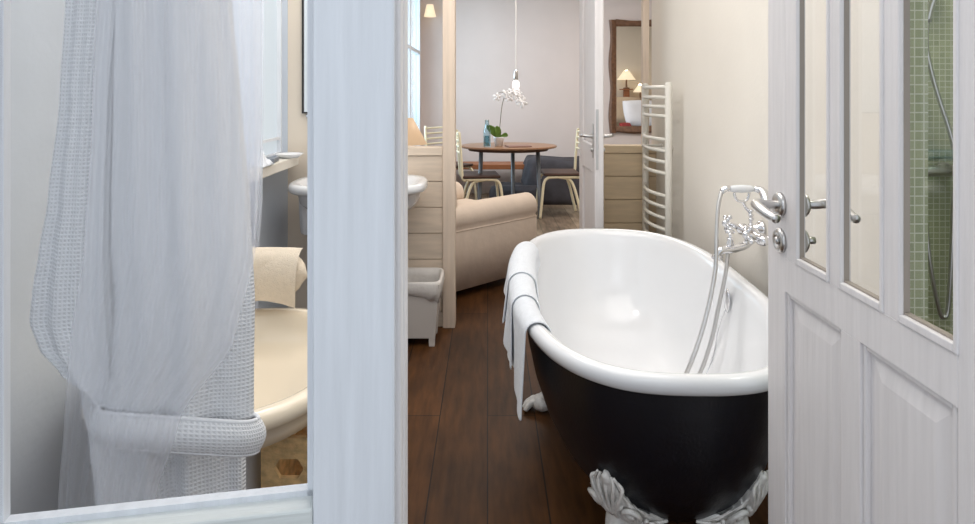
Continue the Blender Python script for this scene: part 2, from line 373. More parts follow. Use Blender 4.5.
# ---- right door leaf, standing open into the bathroom (door_1): local x = thickness, y = width
XD = .615
dr = bpy.data.objects.new('door_1', None); COL.objects.link(dr); dr['kind'] = 'structure'; dr.location = (XD, 0, 0)
T = .042; ytop = 2.25; GB = .968
panes = [(1.178, 1.288), (1.018, 1.128), (.857, .966)]
bm = B(); TF = .020
box(bm, 0, T, 1.344, 1.425, .02, ytop); box(bm, 0, T, .735, .85, .02, ytop)
box(bm, 0, T, .85, 1.344, .885, .955); box(bm, 0, T, .85, 1.344, .02, .16); box(bm, 0, T, .85, 1.344, 2.1, ytop)
box(bm, 0, T, 1.073, 1.130, .16, .885)
for a, c in ((1.298, 1.344), (1.136, 1.170), (.976, 1.010), (.85, .852)): box(bm, 0, TF, a, c, .955, 2.1)
struct('door_frame', bm, 'door_wood', dr, bev=.003)
bm = B()
for a, c in panes:
    box(bm, -.003, .006, a-.009, a-.001, .955, 2.1); box(bm, -.003, .006, c+.001, c+.009, .955, 2.1); box(bm, -.003, .006, a-.001, c+.001, .955, GB)
struct('moulding', bm, 'door_wood', dr, bev=.002)
bm = B()
for a, c in panes:
    box(bm, .004, .013, a-.002, a, .957, 2.1); box(bm, .004, .013, c, c+.003, .957, 2.1); box(bm, .004, .013, a, c, .957, GB+.003)
struct('glazing_bead', bm, 'bead', dr)
for a, c in panes:
    struct('glass_pane', box(B(), .0135, .0165, a-.006, c+.006, .957, 2.1), 'glass', dr)
for a, c in ((.857, 1.073), (1.130, 1.344)):
    bm = B(); m_ = .030
    for s in (1, -1):                                   # raised field with a sloping margin on both faces
        xb, xf = (.013, .008) if s > 0 else (T-.013, T-.008)
        rs = []
        for ins, x in ((0, xb), (.012, xb), (.016, xb+.0), (.016+m_, xf), (.06, xf)):
            rs.append([(x, a+ins, .16+ins), (x, c-ins, .16+ins), (x, c-ins, .885-ins), (x, a+ins, .885-ins)])
        rings(bm, rs, False, True)
    struct('door_panel', bm, 'door_wood', dr)
    bm = B()
    for x0, x1 in ((.004, .014), (T-.014, T-.004)):     # moulding round the panel
        box(bm, x0, x1, a, a+.010, .16, .885); box(bm, x0, x1, c-.010, c, .16, .885)
        box(bm, x0, x1, a+.010, c-.010, .875, .885); box(bm, x0, x1, a+.010, c-.010, .16, .17)
    struct('moulding', bm, 'door_wood', dr, bev=.003)
hy = 1.362; hz = 1.062
for s, x0 in ((-1, 0), (1, T)):
    hd = bpy.data.objects.new('door_handle', None); COL.objects.link(hd); hd.parent = dr; hd.location = (x0, hy, hz)
    bm = B(); lathe(bm, [(.0, 0), (.0255, 0), (.0255, s*.006), (.022, s*.010), (.013, s*.0105), (.0, s*.0105)], axis='X', seg=28)
    struct('rosette', bm, 'steel', hd, smooth=True)
    bm = B(); tube(bm, [(s*.008, 0, 0), (s*.03, 0, 0), (s*.048, -.004, .003), (s*.060, -.020, .004), (s*.062, -.045, 0), (s*.060, -.075, -.006), (s*.056, -.105, -.010)], lambda t: .0085+.0025*sin(t*pi), 12, 5)
    struct('lever', bm, 'steel', hd, smooth=True)
    bm = B(); lathe(bm, [(.0, 0), (.0255, 0), (.0255, s*.005), (.021, s*.009), (.014, s*.009), (.013, s*.006), (.0, s*.006)], c=(0, 0, -.075), axis='X', seg=28)
    lathe(bm, [(.0, s*.006), (.008, s*.006), (.008, s*.012 if s < 0 else s*.028), (.0, s*.012 if s < 0 else s*.028)], c=(0, 0, -.075), axis='X', seg=16)
    struct('lock_turn', bm, 'steel', hd, smooth=True)
# hinge-side jamb
struct('trim_5', box(B(), .62, .75, .62, .73, 0, 2.4), 'door_wood', bev=.004)

# ---- white inner door standing open between the rooms (door_2)
d2 = bpy.data.objects.new('door_2', None); COL.objects.link(d2); d2['kind'] = 'structure'
bm = B(); box(bm, .586, .636, 3.55, 3.64, .01, 2.1); box(bm, .586, .636, 4.02, 4.12, .01, 2.1)
for z in ((.01, .2), (.84, 1.0), (1.98, 2.1)): box(bm, .586, .636, 3.64, 4.02, z[0], z[1])
box(bm, .599, .623, 3.64, 4.02, .2, .84); box(bm, .599, .623, 3.64, 4.02, 1.0, 1.98)
struct('door_leaf', bm, 'door_wood', d2, bev=.008)
bm = B(); box(bm, .592, .606, 3.546, 3.5495, .87, 1.20); struct('lock_plate', bm, 'steel', d2, bev=.004)
for s, x0 in ((-1, .586), (1, .636)):
    h2 = bpy.data.objects.new('door_handle', None); COL.objects.link(h2); h2.parent = d2; h2.location = (x0, 3.60, 1.05)
    bm = B(); box(bm, s*.0005, s*.005, -.018, .018, -.12, .07); struct('handle_plate', bm, 'steel', h2, bev=.002)
    bm = B(); tube(bm, [(s*.004, 0, 0), (s*.045, 0, .002), (s*.055, .02, .002), (s*.055, .10, -.004)], .009, 10, 4)
    lathe(bm, [(0, s*.004), (.014, s*.004), (.013, s*.012), (0, s*.012)], c=(0, 0, 0), axis='X', seg=14)
    lathe(bm, [(0, s*.004), (.012, s*.004), (.010, s*.014), (0, s*.014)], c=(0, 0, -.075), axis='X', seg=14)
    struct('lever', bm, 'steel', h2, smooth=True)
struct('trim_6', box(B(), .590, .655, 4.125, 4.18, 0, 2.75), 'door_wood', bev=.004)
struct('baseboard_right', box(B(), WR-.015, WR, 1.70, 3.98, 0, .12), 'door_wood', bev=.003)

# ================================================================ CLAWFOOT TUB
TC = (.527, 2.385); TA, TB, TN = .425, .850, 2.75; TR = R(-2.2); TZ = .62
tub = empty('clawfoot_bathtub', (0, 0, 0), 'black and white roll-top clawfoot bathtub with ornate feet', 'bathtub')
def tring(ins, z, insb=None, N=128):
    return se(TC[0], TC[1], TA-ins, TB-(insb if insb is not None else ins), TN, z, N, TR)
# rim profile ring list: porcelain from under the roll, over, inside, down to the bottom
prof = [(.040, TZ-.050), (.022, TZ-.052), (.008, TZ-.044), (.001, TZ-.030), (.002, TZ-.014), (.010, TZ-.004), (.022, TZ), (.036, TZ-.003),
        (.048, TZ-.012), (.056, TZ-.028), (.062, TZ-.06), (.076, TZ-.13), (.094, TZ-.22), (.122, TZ-.31), (.158, TZ-.37), (.205, TZ-.405), (.27, TZ-.425), (.36, TZ-.430)]
prof_b = [p[0]*1.0 if p[0] < .06 else .056+(p[0]-.056)*1.6 for p in prof]
bm = B(); rings(bm, [tring(p[0], p[1], pb) for p, pb in zip(prof, prof_b)], False, True)
build('porcelain_basin', bm, 'porcelain', tub, smooth=True)
BODY = [(.571, .030), (.53, .033), (.46, .041), (.38, .058), (.30, .085), (.24, .117), (.19, .158), (.15, .21), (.128, .27), (.12, .33)]
def inset(z):
    for (z0, i0), (z1, i1) in zip(BODY[:-1], BODY[1:]):
        if z0 >= z >= z1: return i0+(i1-i0)*(z0-z)/(z0-z1)
    return BODY[0][1] if z > BODY[0][0] else BODY[-1][1]
bm = B(); rings(bm, [tring(i, z, i*.95) for z, i in BODY], False, True)
build('outer_shell', bm, 'black', tub, smooth=True)
def body_pt(t, z, out=0):
    i = inset(max(z, .12)); a, b_ = TA-i+out, TB-i*.95+out
    c, s = cos(t), sin(t)
    x = a*math.copysign(abs(c)**(2/TN), c); y = b_*math.copysign(abs(s)**(2/TN), s)
    return Vector((TC[0]+x*cos(TR)-y*sin(TR), TC[1]+x*sin(TR)+y*cos(TR), z))
def arc_table(z=.25, N=720):
    pts = [body_pt(2*pi*k/N, z) for k in range(N)]; L = [0]
    for k in range(N): L.append(L[-1]+(pts[(k+1) % N]-pts[k]).length)
    return L, N
LT, NT = arc_table()
def t_at(s):
    s %= LT[-1]
    lo, hi = 0, NT
    while hi-lo > 1:
        m_ = (lo+hi)//2
        if LT[m_] <= s: lo = m_
        else: hi = m_
    return 2*pi*(lo+(s-LT[lo])/(LT[hi]-LT[lo]+1e-9))/NT
def s_of(t): return LT[int(t/(2*pi)*NT) % NT]
def foot(t0, mirror):
    s0 = s_of(t0); mats = []
    bm = B(); W = .150
    def top(u): return .322-.110*abs(u)**1.0+.010*abs(sin(u*15))
    def bot(u): return .150+.025*abs(u)
    def relf(u, j): return .010+.022*(1-abs(u)**2.2)*(1-.6*j)
    def fn(i, j):
        u = (i*2-1)
        zt, zb = top(u), bot(u); z = zb+(zt-zb)*j
        cu = 1-abs(u)**2.2
        rel = relf(u, j)+.003*cos(u*26)*j
        if i in (0, 1) or j in (0, 1): rel = .0
        shrink = .42+.58*(1-j)**.55 if j > 0 else 1
        p = body_pt(t_at(s0+u*W*shrink), z, rel-.002)
        return p
    grid(bm, fn, 48, 22)
    # scrolls on both flanks
    def spiral(uc, zc, r0, turns, sgn, rad):
        pts = []
        for k in range(int(turns*16)+1):
            a = k/16*2*pi; r_ = r0*(1-k/(turns*16)*.85)
            u = uc+sgn*r_*cos(a+2.2); z = zc+r_*sin(a+2.2)
            uu_ = min(1, abs(u)/W); pts.append(body_pt(t_at(s0+u), z, relf(uu_, max(0, (z-.15)/.17))+.004+.008*k/(turns*16)))
        tube(bm, pts, lambda t: rad*(1-.35*t), 8)
    for sg in (-1, 1):
        spiral(sg*.052, .208, .034, 1.8, sg, .0085); ell(bm, body_pt(t_at(s0+sg*.052), .208, relf(.35, .35)+.006), (.011, .011, .011), 10, 8)
        spiral(sg*.105, .183, .018, 1.4, sg, .0055)
        tube(bm, smoothpath([body_pt(t_at(s0+sg*u), z, o) for u, z, o in ((.006, .17, .045), (.018, .23, .030), (.040, .275, .016), (.022, .315, .010))], 5), lambda t: .007*(1-.5*t), 8)
        tube(bm, smoothpath([body_pt(t_at(s0+sg*u), z, o) for u, z, o in ((.02, .16, .045), (.08, .168, .028), (.12, .178, .016), (.152, .178, .006))], 5), lambda t: .010*(1-.6*t), 8)
    for k in range(5):
        uu = (k-2)*.017
        tube(bm, smoothpath([body_pt(t_at(s0+uu*a), z, o) for a, z, o in ((.4, .20, .044), (1, .255, .030), (1.3, .29, .018), (.9, .325-abs(k-2)*.012, .008))], 4), lambda t: .0055*(1-.3*t), 7)
    bc = body_pt(t_at(s0), .17, .03); n = (bc-Vector((TC[0], TC[1]+(bc.y-TC[1])*.72, .17))); n.z = 0; n.normalize()
    # S leg to the claw
    path = [bc-n*.03+Vector((0, 0, .02)), bc+n*.005+Vector((0, 0, -.03)), bc+n*.005+Vector((0, 0, -.075)), bc+n*.035+Vector((0, 0, -.115)), bc+n*.055+Vector((0, 0, -.135))]
    tube(bm, path, lambda t: .046-.020*sin(t*pi*.8), 16, 5)
    side = n.cross(Vector((0, 0, 1)))
    fc = bc+n*.05; fc.z = .032
    ell(bm, fc, (.042, .042, .032), 14, 10)
    for k in range(4):
        a = (k-1.5)*.38; d_ = (n*cos(a)+side*sin(a))
        q = fc+d_*.042; tube(bm, [fc+d_*.01+Vector((0, 0, .008)), q+Vector((0, 0, .004)), q+d_*.020+Vector((0, 0, -.008)), q+d_*.032+Vector((0, 0, -.022))], lambda t: .014*(1-.35*t), 10, 4)
    build('claw_foot', bm, 'foot', tub, smooth=True)
TH = {}
for nm, X, Y in (('nl', .235, 1.60), ('nr', .78, 1.60), ('fl', .30, 2.64), ('fr', .88, 2.82)):
    best = min(range(NT), key=lambda k: (body_pt(2*pi*k/NT, .30)-Vector((X, Y, .30))).length)
    foot(2*pi*best/NT, False)
# overflow plate and drain, inside
bm = B(); lathe(bm, [(0, 0), (.026, 0), (.030, -.004), (.028, -.010), (.012, -.014), (0, -.014)], axis='X', seg=20)
ov = build('overflow_plate', bm, 'chrome', tub, smooth=True); ov.location = (.880, 2.37, .535); ov.scale = (1, .75, 1.5)
bm = B(); pts = [(.866, 2.37, .50), (.850, 2.40, .41), (.838, 2.40, .34), (.80, 2.38, .26), (.74, 2.36, .214)]
tube(bm, pts, .0025, 6, 5); build('plug_chain', bm, 'chrome', tub, smooth=True)
bm = B(); lathe(bm, [(0, .0), (.03, .0), (.03, .006), (.02, .012), (0, .014)], c=(.70, 2.36, TZ-.417), seg=20); build('drain_plug', bm, 'chrome', tub, smooth=True)

# ---- bath mixer on the wall
tap = empty('bath_mixer_tap', (WR, 2.36, .78), 'chrome telephone-style bath mixer with handset on wall above tub', 'tap')
bm = B()
for dy in (-.085, .085):
    bm = B(); lathe(bm, [(0, -.002), (.034, -.002), (.034, -.008), (.026, -.018), (.015, -.024), (.013, -.060), (0, -.060)], c=(0, dy, 0), axis='X', seg=20)
    build('wall_flange', bm, 'chrome', tap, smooth=True)
bm = B(); lathe(bm, [(0, -.12), (.012, -.12), (.018, -.105), (.022, -.085), (.016, -.06), (.022, -.03), (.026, 0), (.022, .03), (.016, .06), (.022, .085), (.018, .105), (.012, .12), (0, .12)], c=(-.075, 0, 0), axis='Y', seg=20)
tube(bm, [(-.075, 0, -.01), (-.10, -.01, -.035), (-.15, -.015, -.05), (-.185, -.018, -.052), (-.205, -.02, -.062), (-.208, -.02, -.085)], lambda t: .015-.002*t, 12, 4)
lathe(bm, [(0, -.085), (.019, -.085), (.021, -.078), (.017, -.07), (0, -.07)], c=(-.208, -.02, 0), seg=16)
build('mixer_body', bm, 'chrome', tap, smooth=True)
for dy in (-.085, .085):
    bm = B(); k = (-.135, dy*1.15, .02)
    tube(bm, [(-.075, dy, 0), (-.105, dy*1.08, .012), k], .010, 10)
    for a in range(4):
        an = a*pi/2+.6; u = Vector((.3, cos(an), sin(an))).normalized()*.034
        tube(bm, [k, Vector(k)+u*.8], lambda t: .006+.001*t, 8); ell(bm, Vector(k)+u, (.009, .009, .009), 10, 8)
    ell(bm, k, (.014, .014, .014), 12, 8)
    build('cross_handle', bm, 'chrome', tap, smooth=True)
bm = B(); tube(bm, [(-.075, 0, .015), (-.078, 0, .045), (-.08, 0, .075), (-.09, .02, .095), (-.105, .0, .118)], .006, 8, 3)
tube(bm, [(-.140, .0, .150), (-.13, 0, .125), (-.105, 0, .118), (-.09, 0, .128), (-.085, 0, .150)], .005, 8, 4)
for z in (.035, .055, .07, .085): ell(bm, (-.078, 0, z), (.010, .010, .006), 10, 6)
build('handset_cradle', bm, 'chrome', tap, smooth=True); bm = B(); lathe(bm, [(0, -.04), (.010, -.04), (.013, -.03), (.010, -.018), (.012, -.01), (0, -.01)], c=(-.16, -.016, 0), seg=12)
tube(bm, [(-.16, -.016, -.04), (-.16, -.016, .012)], .006, 8); tube(bm, [(-.175, -.016, .012), (-.145, -.016, .012)], .006, 8)
build('diverter', bm, 'chrome', tap, smooth=True)
bm = B(); lathe(bm, [(0, -.045), (.009, -.045), (.013, -.03), (.015, 0), (.013, .03), (.009, .045), (0, .045)], c=(-.112, 0, .165), axis='X', seg=16)
hs = build('handset_grip', bm, 'porcelain', tap, smooth=True)
bm = B(); tube(bm, [(-.067, 0, .165), (-.045, -.01, .160), (-.04, -.035, .14), (-.045, -.055, .10)], lambda t: .011+.010*t, 12, 4)
build('handset_rose', bm, 'chrome', tap, smooth=True); bm = B(); tube(bm, [(-.157, 0, .165), (-.168, 0, .166), (-.185, 0, .155)], .011, 10, 3)
build('handset_neck', bm, 'chrome', tap, smooth=True)
bm = B(); tube(bm, [(-.185, 0, .155), (-.205, -.02, .10), (-.225, -.06, 0), (-.245, -.10, -.12), (-.305, -.16, -.28), (-.375, -.20, -.42), (-.40, -.10, -.537)], .0075, 8, 6)
tube(bm, [(-.40, -.10, -.537), (-.35, -.02, -.550), (-.285, -.04, -.50), (-.23, -.02, -.38), (-.195, 0, -.26), (-.17, 0, -.14), (-.165, -.012, -.045)], .0075, 8, 6)
build('shower_hose', bm, 'steel', tap, smooth=True)

# ---- towel over the left rim, folded in three staggered layers
def rim_left(y):
    # outermost x of the rim at depth y
    best = None
    for k in range(0, 361):
        t = pi/2+pi*k/360
        p = se_pt(t)
        if best is None or abs(p[1]-y) < abs(best[1]-y): best = p
    return best[0]
def se_pt(t):
    c, s = cos(t), sin(t); x = TA*math.copysign(abs(c)**(2/TN), c); y = TB*math.copysign(abs(s)**(2/TN), s)
    return (TC[0]+x*cos(TR)-y*sin(TR), TC[1]+x*sin(TR)+y*cos(TR))
def towel_layer(bm, y0, y1, hem0, hem1, off, inner, flare):
    ys = []
    def fn(u, v):
        y = y0+(y1-y0)*u; xr = rim_left(y)-.004
        cr_ = .034+off                          # radius round the roll, centre at xr+.028, TZ-.030
        c = Vector((xr+.028, 0, TZ-.030)); a0 = R(20); hem = hem0+(hem1-hem0)*u
        Lin = inner; arc = cr_*(pi-a0-0.0); Lout = c.z-hem
        tot = Lin+arc+Lout; s = v*tot
        wob = .006*sin(u*11+off*300)+.004*sin(u*23+1)
        if s < Lin:
            k = Lin-s; p = Vector((c.x+cr_*cos(a0)+k*.12, y, c.z+cr_*sin(a0)-k))
            p.x += .002
        elif s < Lin+arc:
            a = a0+(s-Lin)/cr_; p = Vector((c.x+cr_*cos(a), y, c.z+cr_*sin(a)))
        else:
            k = s-Lin-arc; q = k/max(Lout, .01)
            p = Vector((c.x-cr_-flare*q*.6+wob*q*1.6, y+(.02*q*(1 if u > .5 else -1)*0)-.02*q, c.z-k))
        return p
    grid(bm, fn, 22, 40)
bm = B()
towel_layer(bm, 2.84, 2.36, .53, .46, .018, .07, .012)
towel_layer(bm, 2.74, 2.12, .47, .395, .0105, .06, .010)
towel_layer(bm, 2.50, 1.89, .42, .345, .003, .05, .004)
tw = build('bath_towel', bm, 'towel', smooth=True, solid=.007, sub=1)
tag(tw, 'white towel folded in layers over the left rim of the black bathtub', 'towel')

# ================================================================ TOWEL RADIATOR
rad = empty('towel_radiator', (.955, 3.43, 0), 'white ladder towel radiator with bowed bars on right wall', 'radiator')
Y1 = .50
for y_ in (0, Y1):
    bm = B(); lathe(bm, [(0, .22), (.016, .22), (.019, .225), (.019, 1.335), (.014, 1.345), (0, 1.347)], c=(0, y_, 0), seg=16)
    build('upright', bm, 'rad', rad, smooth=True)
for z in (1.32, 1.265, 1.215, 1.165, 1.04, .98, .92, .86, .74, .68, .62, .56, .50, .38, .32, .27):
    bm = B(); pts = [(-.05*sin(pi*k/12), Y1*k/12, z) for k in range(13)]
    tube(bm, pts, .0105, 10); build('bar', bm, 'rad', rad, smooth=True)
for y_, z in ((.2, .98), (Y1-.1, .98), (.2, .38), (Y1-.1, .38)):
    bm = B(); lathe(bm, [(0, -.045), (.008, -.045), (.008, .066), (.013, .066), (.013, .0795), (0, .0795)], c=(-.0, y_, z), axis='X', seg=14)
    build('wall_bracket', bm, 'rad', rad, smooth=True)
# ================================================================ LEFT PART OF BATHROOM
# washbasin on the partition
sink = empty('washbasin', (-.650, DP, 0), 'white ceramic washbasin hung on the wall at left of the pine partition', 'washbasin')
bm = B()
def sr(a, b0, z, n=3.0, back=-.01):
    a *= 1.13
    """ring flat at the back wall, round in front (local y negative = towards viewer)"""
    out = []
    for k in range(48):
        t = 2*pi*k/48; c, s = cos(t), sin(t)
        x = a*math.copysign(abs(c)**(2/n), c)
        y = b0*math.copysign(abs(s)**(2/n), s)
        out.append((x, back-b0+y, z))
    return out
rs = [sr(.10, .09, .66), sr(.18, .15, .675), sr(.235, .195, .70), sr(.262, .225, .74), sr(.268, .232, .785), sr(.296, .250, .80), sr(.304, .258, .812), sr(.300, .256, .838), sr(.292, .250, .845), sr(.262, .215, .838, back=-.035), sr(.235, .19, .80, back=-.06), sr(.19, .16, .74, back=-.08), sr(.10, .09, .70, back=-.12)]
rings(bm, rs); build('basin', bm, 'porcelain', sink, smooth=True)
bm = B(); rings(bm, [[(-.235+.085*a*cx_, -.17+.10*a*cy_, z) for cx_, cy_ in ((-1, -.7), (-.7, -1), (.7, -1), (1, -.7), (1, .7), (.7, 1), (-.7, 1), (-1, .7))] for a, z in ((.75, .56), (.9, .565), (.95, .60), (1.0, .70), (1.02, .80))]); build('side_apron', bm, 'porcelain', sink, smooth=False, bev=.006)
bm = B(); tube(bm, [(0, -.2, .63), (0, -.2, .50), (0, -.15, .46), (0, -.10, .50), (0, -.003, .52)], .02, 10, 4); build('drain_trap', bm, 'chrome', sink, smooth=True)
bm = B(); tube(bm, [(0, -.06, .85), (0, -.06, .93), (0, -.10, .96), (0, -.16, .94)], .011, 10, 4); build('faucet', bm, 'chrome', sink, smooth=True)
mr = empty('wall_mirror', (0, DP, 0), 'tall wall mirror with thin black edge above the washbasin', 'mirror')
bm = B(); box(bm, -1.008, -.64, -.012, -.003, 1.185, 2.1); build('mirror_glass', bm, 'mirror', mr)
bm = B()
for a in ((-1.018, -1.008, 1.177, 2.1), (-.64, -.632, 1.177, 2.1)): box(bm, a[0], a[1], -.018, -.002, a[2], a[3])
box(bm, -1.008, -.64, -.018, -.002, 1.177, 1.185)
build('mirror_edge', bm, 'blackframe', mr)
bm = B(); lathe(bm, [(0, -.001), (.009, -.001), (.011, -.02), (.006, -.026), (0, -.026)], c=(-.985, 0, 1.163), axis='Y', seg=14); build('mirror_clip', bm, 'chrome', mr, smooth=True)
bm = B(); lathe(bm, [(0, 0), (.018, 0), (.018, .07), (.008, .085), (.008, .105), (.012, .108), (.012, .118), (0, .118)], c=(-.905, DP-.055, .8455), seg=16)
o = build('soap_bottle', bm, 'black_bag', smooth=True); tag(o, 'small dark bottle standing on back of the washbasin', 'bottle')
# sill things
bm = B(); lathe(bm, [(0, 0), (.045, 0), (.07, .018), (.072, .022), (.066, .020), (.043, .005), (0, .005)], c=(WL+.075, 3.36, .9555), seg=28)
o = build('soap_dish', bm, 'porcelain', smooth=True); tag(o, 'round white dish on rounded end of the window sill', 'dish')
bm = B(); box(bm, -.035, .035, -.06, .06, 0, .022); o = build('soap_box', bm, 'grey_metal', bev=.005)
o.location = (WL+.045, 3.14, .9555); o.rotation_euler = (0, 0, R(6)); tag(o, 'small grey box at front of the window sill', 'box')
bm = B()
def crumple(u, v):
    x = (u-.5)*.10; y = (v-.5)*.16
    r_ = max(0, 1-(2*u-1)**2)*max(0, 1-(2*v-1)**2)
    return (x, y, r_*(.05+.02*sin(u*14+v*9)+.015*cos(v*17)))
grid(bm, crumple, 18, 24); o = build('face_cloth', bm, 'towel', smooth=True, solid=.003); o.location = (WL+.05, 2.98, .9585)
tag(o, 'crumpled white face cloth lying on the window sill beside grey box', 'cloth')

# cream bowl-shaped bath
bc = (-.72, 1.86)
bath = empty('hip_bath', (bc[0], bc[1], 0), 'cream ceramic bowl-shaped bath with thick rolled rim behind bathrobe', 'bath')
def br(a, z, n=2.3): return se(0, 0, a*.88, a*1.08, n, z, 64)
bm = B(); pr = [(.08, .400), (.20, .408), (.29, .422), (.335, .445), (.354, .475), (.360, .497), (.375, .503), (.383, .52), (.380, .538), (.368, .548), (.350, .55), (.335, .545), (.325, .53), (.315, .505), (.295, .475), (.25, .450), (.15, .436), (.08, .434)]
rings(bm, [br(*p) for p in pr]); build('bowl', bm, 'cream_porc', bath, smooth=True)
bm = B(); rings(bm, [se(0, 0, a, a, 2.2, z, 40) for a, z in ((.13, 0), (.125, .03), (.09, .07), (.072, .2), (.075, .33), (.11, .403))])
build('pedestal', bm, 'porcelain', bath, smooth=True)
# towel on its far rim
bm = B()
def roll(u, v):
    a = 2*pi*v; k = max(0, 1-abs(2*u-1)**3.2)**.4
    x = -.37+.46*u; cz = .662; cy = .37*1.08*math.sqrt(max(.3, 1-((x+.02)/.40)**2))-.01
    ry, rz = .066*k, .088*k; c, s_ = cos(a), sin(a)
    y = ry*math.copysign(abs(c)**.7, c); z = rz*math.copysign(abs(s_)**.75, s_)
    return (x+.018*sin(a-.8)*(u > .6), cy+y+.004*sin(u*19+a*2), cz+z+.006*sin(u*9+1)-.03*max(0, u-.75)*4*(.5-.5*s_)*0)
grid(bm, roll, 40, 30); bmesh.ops.remove_doubles(bm, verts=bm.verts, dist=.0006)
# loose flap hanging in front of the roll
def flap(u, v):
    x = -.34+.42*u; cy = .37*1.08*math.sqrt(max(.3, 1-((x+.02)/.40)**2))-.01
    a = R(70)+R(125)*v; return (x, cy+.075*cos(a), .665+.094*sin(a)-(.035 if v > .99 else 0)-.03*(u**4)*v)
grid(bm, flap, 24, 12)
o = build('hand_towel', bm, 'towel_c', smooth=True); o.location = (bc[0], bc[1], 0)
tag(o, 'cream towel rolled over the far rim of the cream bowl bath', 'towel')
# crate
cr = empty('wooden_crate', (-.455, 1.90, 0), 'rough chipboard crate with hexagonal hand hole below the cream bath', 'crate')
cx0, cx1, cy0, cy1, ct = -.155, .165, -.15, .14, .366
bm = B()
hexc = (-.080, .283); hexr = (.040, .026)
def plate(bm, x0, x1, z0, z1, y0, y1, hc=None):
    for yy in (y0, y1):
        outer = [(x1, z0), (x1, hc[1]), (x1, z1), (x0, z1), (x0, hc[1]), (x0, z0)]
        hexa = [(.6, -1), (1, 0), (.6, 1), (-.6, 1), (-1, 0), (-.6, -1)]
        vo = [bm.verts.new((x, yy, z)) for x, z in outer]; vi = [bm.verts.new((hc[0]+a*hexr[0], yy, hc[1]+b_*hexr[1])) for a, b_ in hexa]
        for i in range(6): bm.faces.new((vo[i], vo[(i+1) % 6], vi[(i+1) % 6], vi[i]))
        if yy == y0: A_ = (vo, vi)
        else:
            for q in (0, 1):
                for i in range(6): bm.faces.new((A_[q][i], A_[q][(i+1) % 6], (vo, vi)[q][(i+1) % 6], (vo, vi)[q][i]))
plate(bm, cx0, cx1, 0, ct, cy0, cy0+.015, hexc)
build('front_board', bm, 'crate', cr)
bm = B(); box(bm, cx0, cx0+.015, cy0+.0155, cy1, 0, ct); box(bm, cx1-.015, cx1, cy0+.0155, cy1, 0, ct); box(bm, cx0+.0155, cx1-.0155, cy1-.015, cy1, 0, ct); box(bm, cx0+.0155, cx1-.0155, cy0+.0155, cy1-.0155, 0, .015)
build('box_sides', bm, 'crate', cr)

# bathrobe -------------------------------------------------
DR = 1.28
def lerp_tab(tab, y):
    for (y0, *a), (y1, *b_) in zip(tab[:-1], tab[1:]):
        if y0 <= y <= y1:
            k = (y-y0)/(y1-y0); k = k*k*(3-2*k)*.5+k*.5
            return [p+(q-p)*k for p, q in zip(a, b_)]
    return list(tab[0][1:]) if y < tab[0][0] else list(tab[-1][1:])
robe = empty('bathrobe', (0, 0, 0), 'white waffle cotton bathrobe hanging behind the glazed screen', 'bathrobe')
def cloth(tab, d0, d1, amp, nf, seed, uvs, thick=.0, ytop=-140, ybot=None, back=.05, nu=110, nv=90):
    """closed hanging cloth: front sheet with folds, back sheet behind it. tab rows: (photo row, left column, right column)"""
    rnd = random.Random(seed); ph = [rnd.uniform(0, 6.28) for _ in range(6)]
    ys0, ys1 = ytop, ybot if ybot is not None else tab[-1][0]
    bm = B()
    def mk(sign):
        def fn(u, v):
            y = ys0+(ys1-ys0)*v; l, r_ = lerp_tab(tab, y)
            d = d0+(d1-d0)*v; edge = (1-(2*u-1)**6)
            fold = amp*(sin(u*nf*2*pi+ph[0]+v*1.5)*.55+.35*sin(u*nf*3.3*pi+ph[1]-v*2)+.2*sin(u*nf*7+ph[2]+v*5))*edge
            bul = back*math.sqrt(max(0, 1-(2*u-1)**2))
            p = P(l+(r_-l)*u, y, d)
            xn = p.x; zz = p.z
            dd = d+(fold-bul if sign < 0 else bul*.6)
            return Vector((xn, dd, zz))
        return fn
    grid(bm, mk(-1), nu, nv, uvs); grid(bm, mk(1), 30, 20, uvs)
    bmesh.ops.remove_doubles(bm, verts=bm.verts, dist=.0008)
    return bm
back_tab = [(-140, 92, 216), (0, 84, 232), (100, 80, 241), (200, 78, 250), (300, 82, 255), (350, 76, 254), (400, 82, 252), (440, 90, 246), (500, 96, 246), (540, 98, 246)]
bm = cloth(back_tab, DR+.05, DR+.05, .018, 3.2, 3, (.40, 1.35), ybot=535, back=.045)
build('robe_body', bm, 'robe', robe, smooth=True)
left_tab = [(-140, 92, 150), (0, 68, 128), (100, 62, 120), (200, 50, 118), (250, 41, 118), (290, 34, 120), (320, 31, 122), (345, 40, 124), (370, 62, 124), (392, 92, 124), (402, 108, 122)]
bm = cloth(left_tab, DR+.005, DR-.01, .012, 2.2, 5, (.18, 1.1), back=.03)
build('front_panel', bm, 'robe', robe, smooth=True)
sleeve_tab = [(-140, 128, 218), (0, 116, 231), (100, 114, 240), (200, 112, 248), (250, 112, 252), (300, 116, 255), (370, 112, 254), (416, 104, 254)]
bm = cloth(sleeve_tab, DR-.02, DR-.045, .016, 2.1, 8, (.32, 1.15), back=.035, ybot=416)
sl = build('sleeve', bm, 'robe', robe, smooth=True)
# turned-back cuff: a flattened ring with hem piping
bm = B()
def cuff(u, v):
    a = u*2*pi; pc = P(177, 424+ (8 if False else 0), DR-.055)
    z = pc.z+.030*(1-2*v)+.006*cos(a)*0
    rx = .150+.012*sin(v*pi)+.004*sin(a*5); ry = .036+.012*sin(v*pi)
    return (pc.x+rx*cos(a), pc.y+ry*sin(a), z+.010*cos(a)*(-1)+.012*(cos(a)**2)*(-1))
grid(bm, cuff, 72, 12, (.78, .075)); bmesh.ops.remove_doubles(bm, verts=bm.verts, dist=.0005)
build('cuff', bm, 'robe', sl, smooth=True, solid=.006)
bm = B()
for v in (0, 1): tube(bm, [cuff(k/60, v) for k in range(61)], .0045, 7)
build('cuff_hem', bm, 'robe', sl, smooth=True)
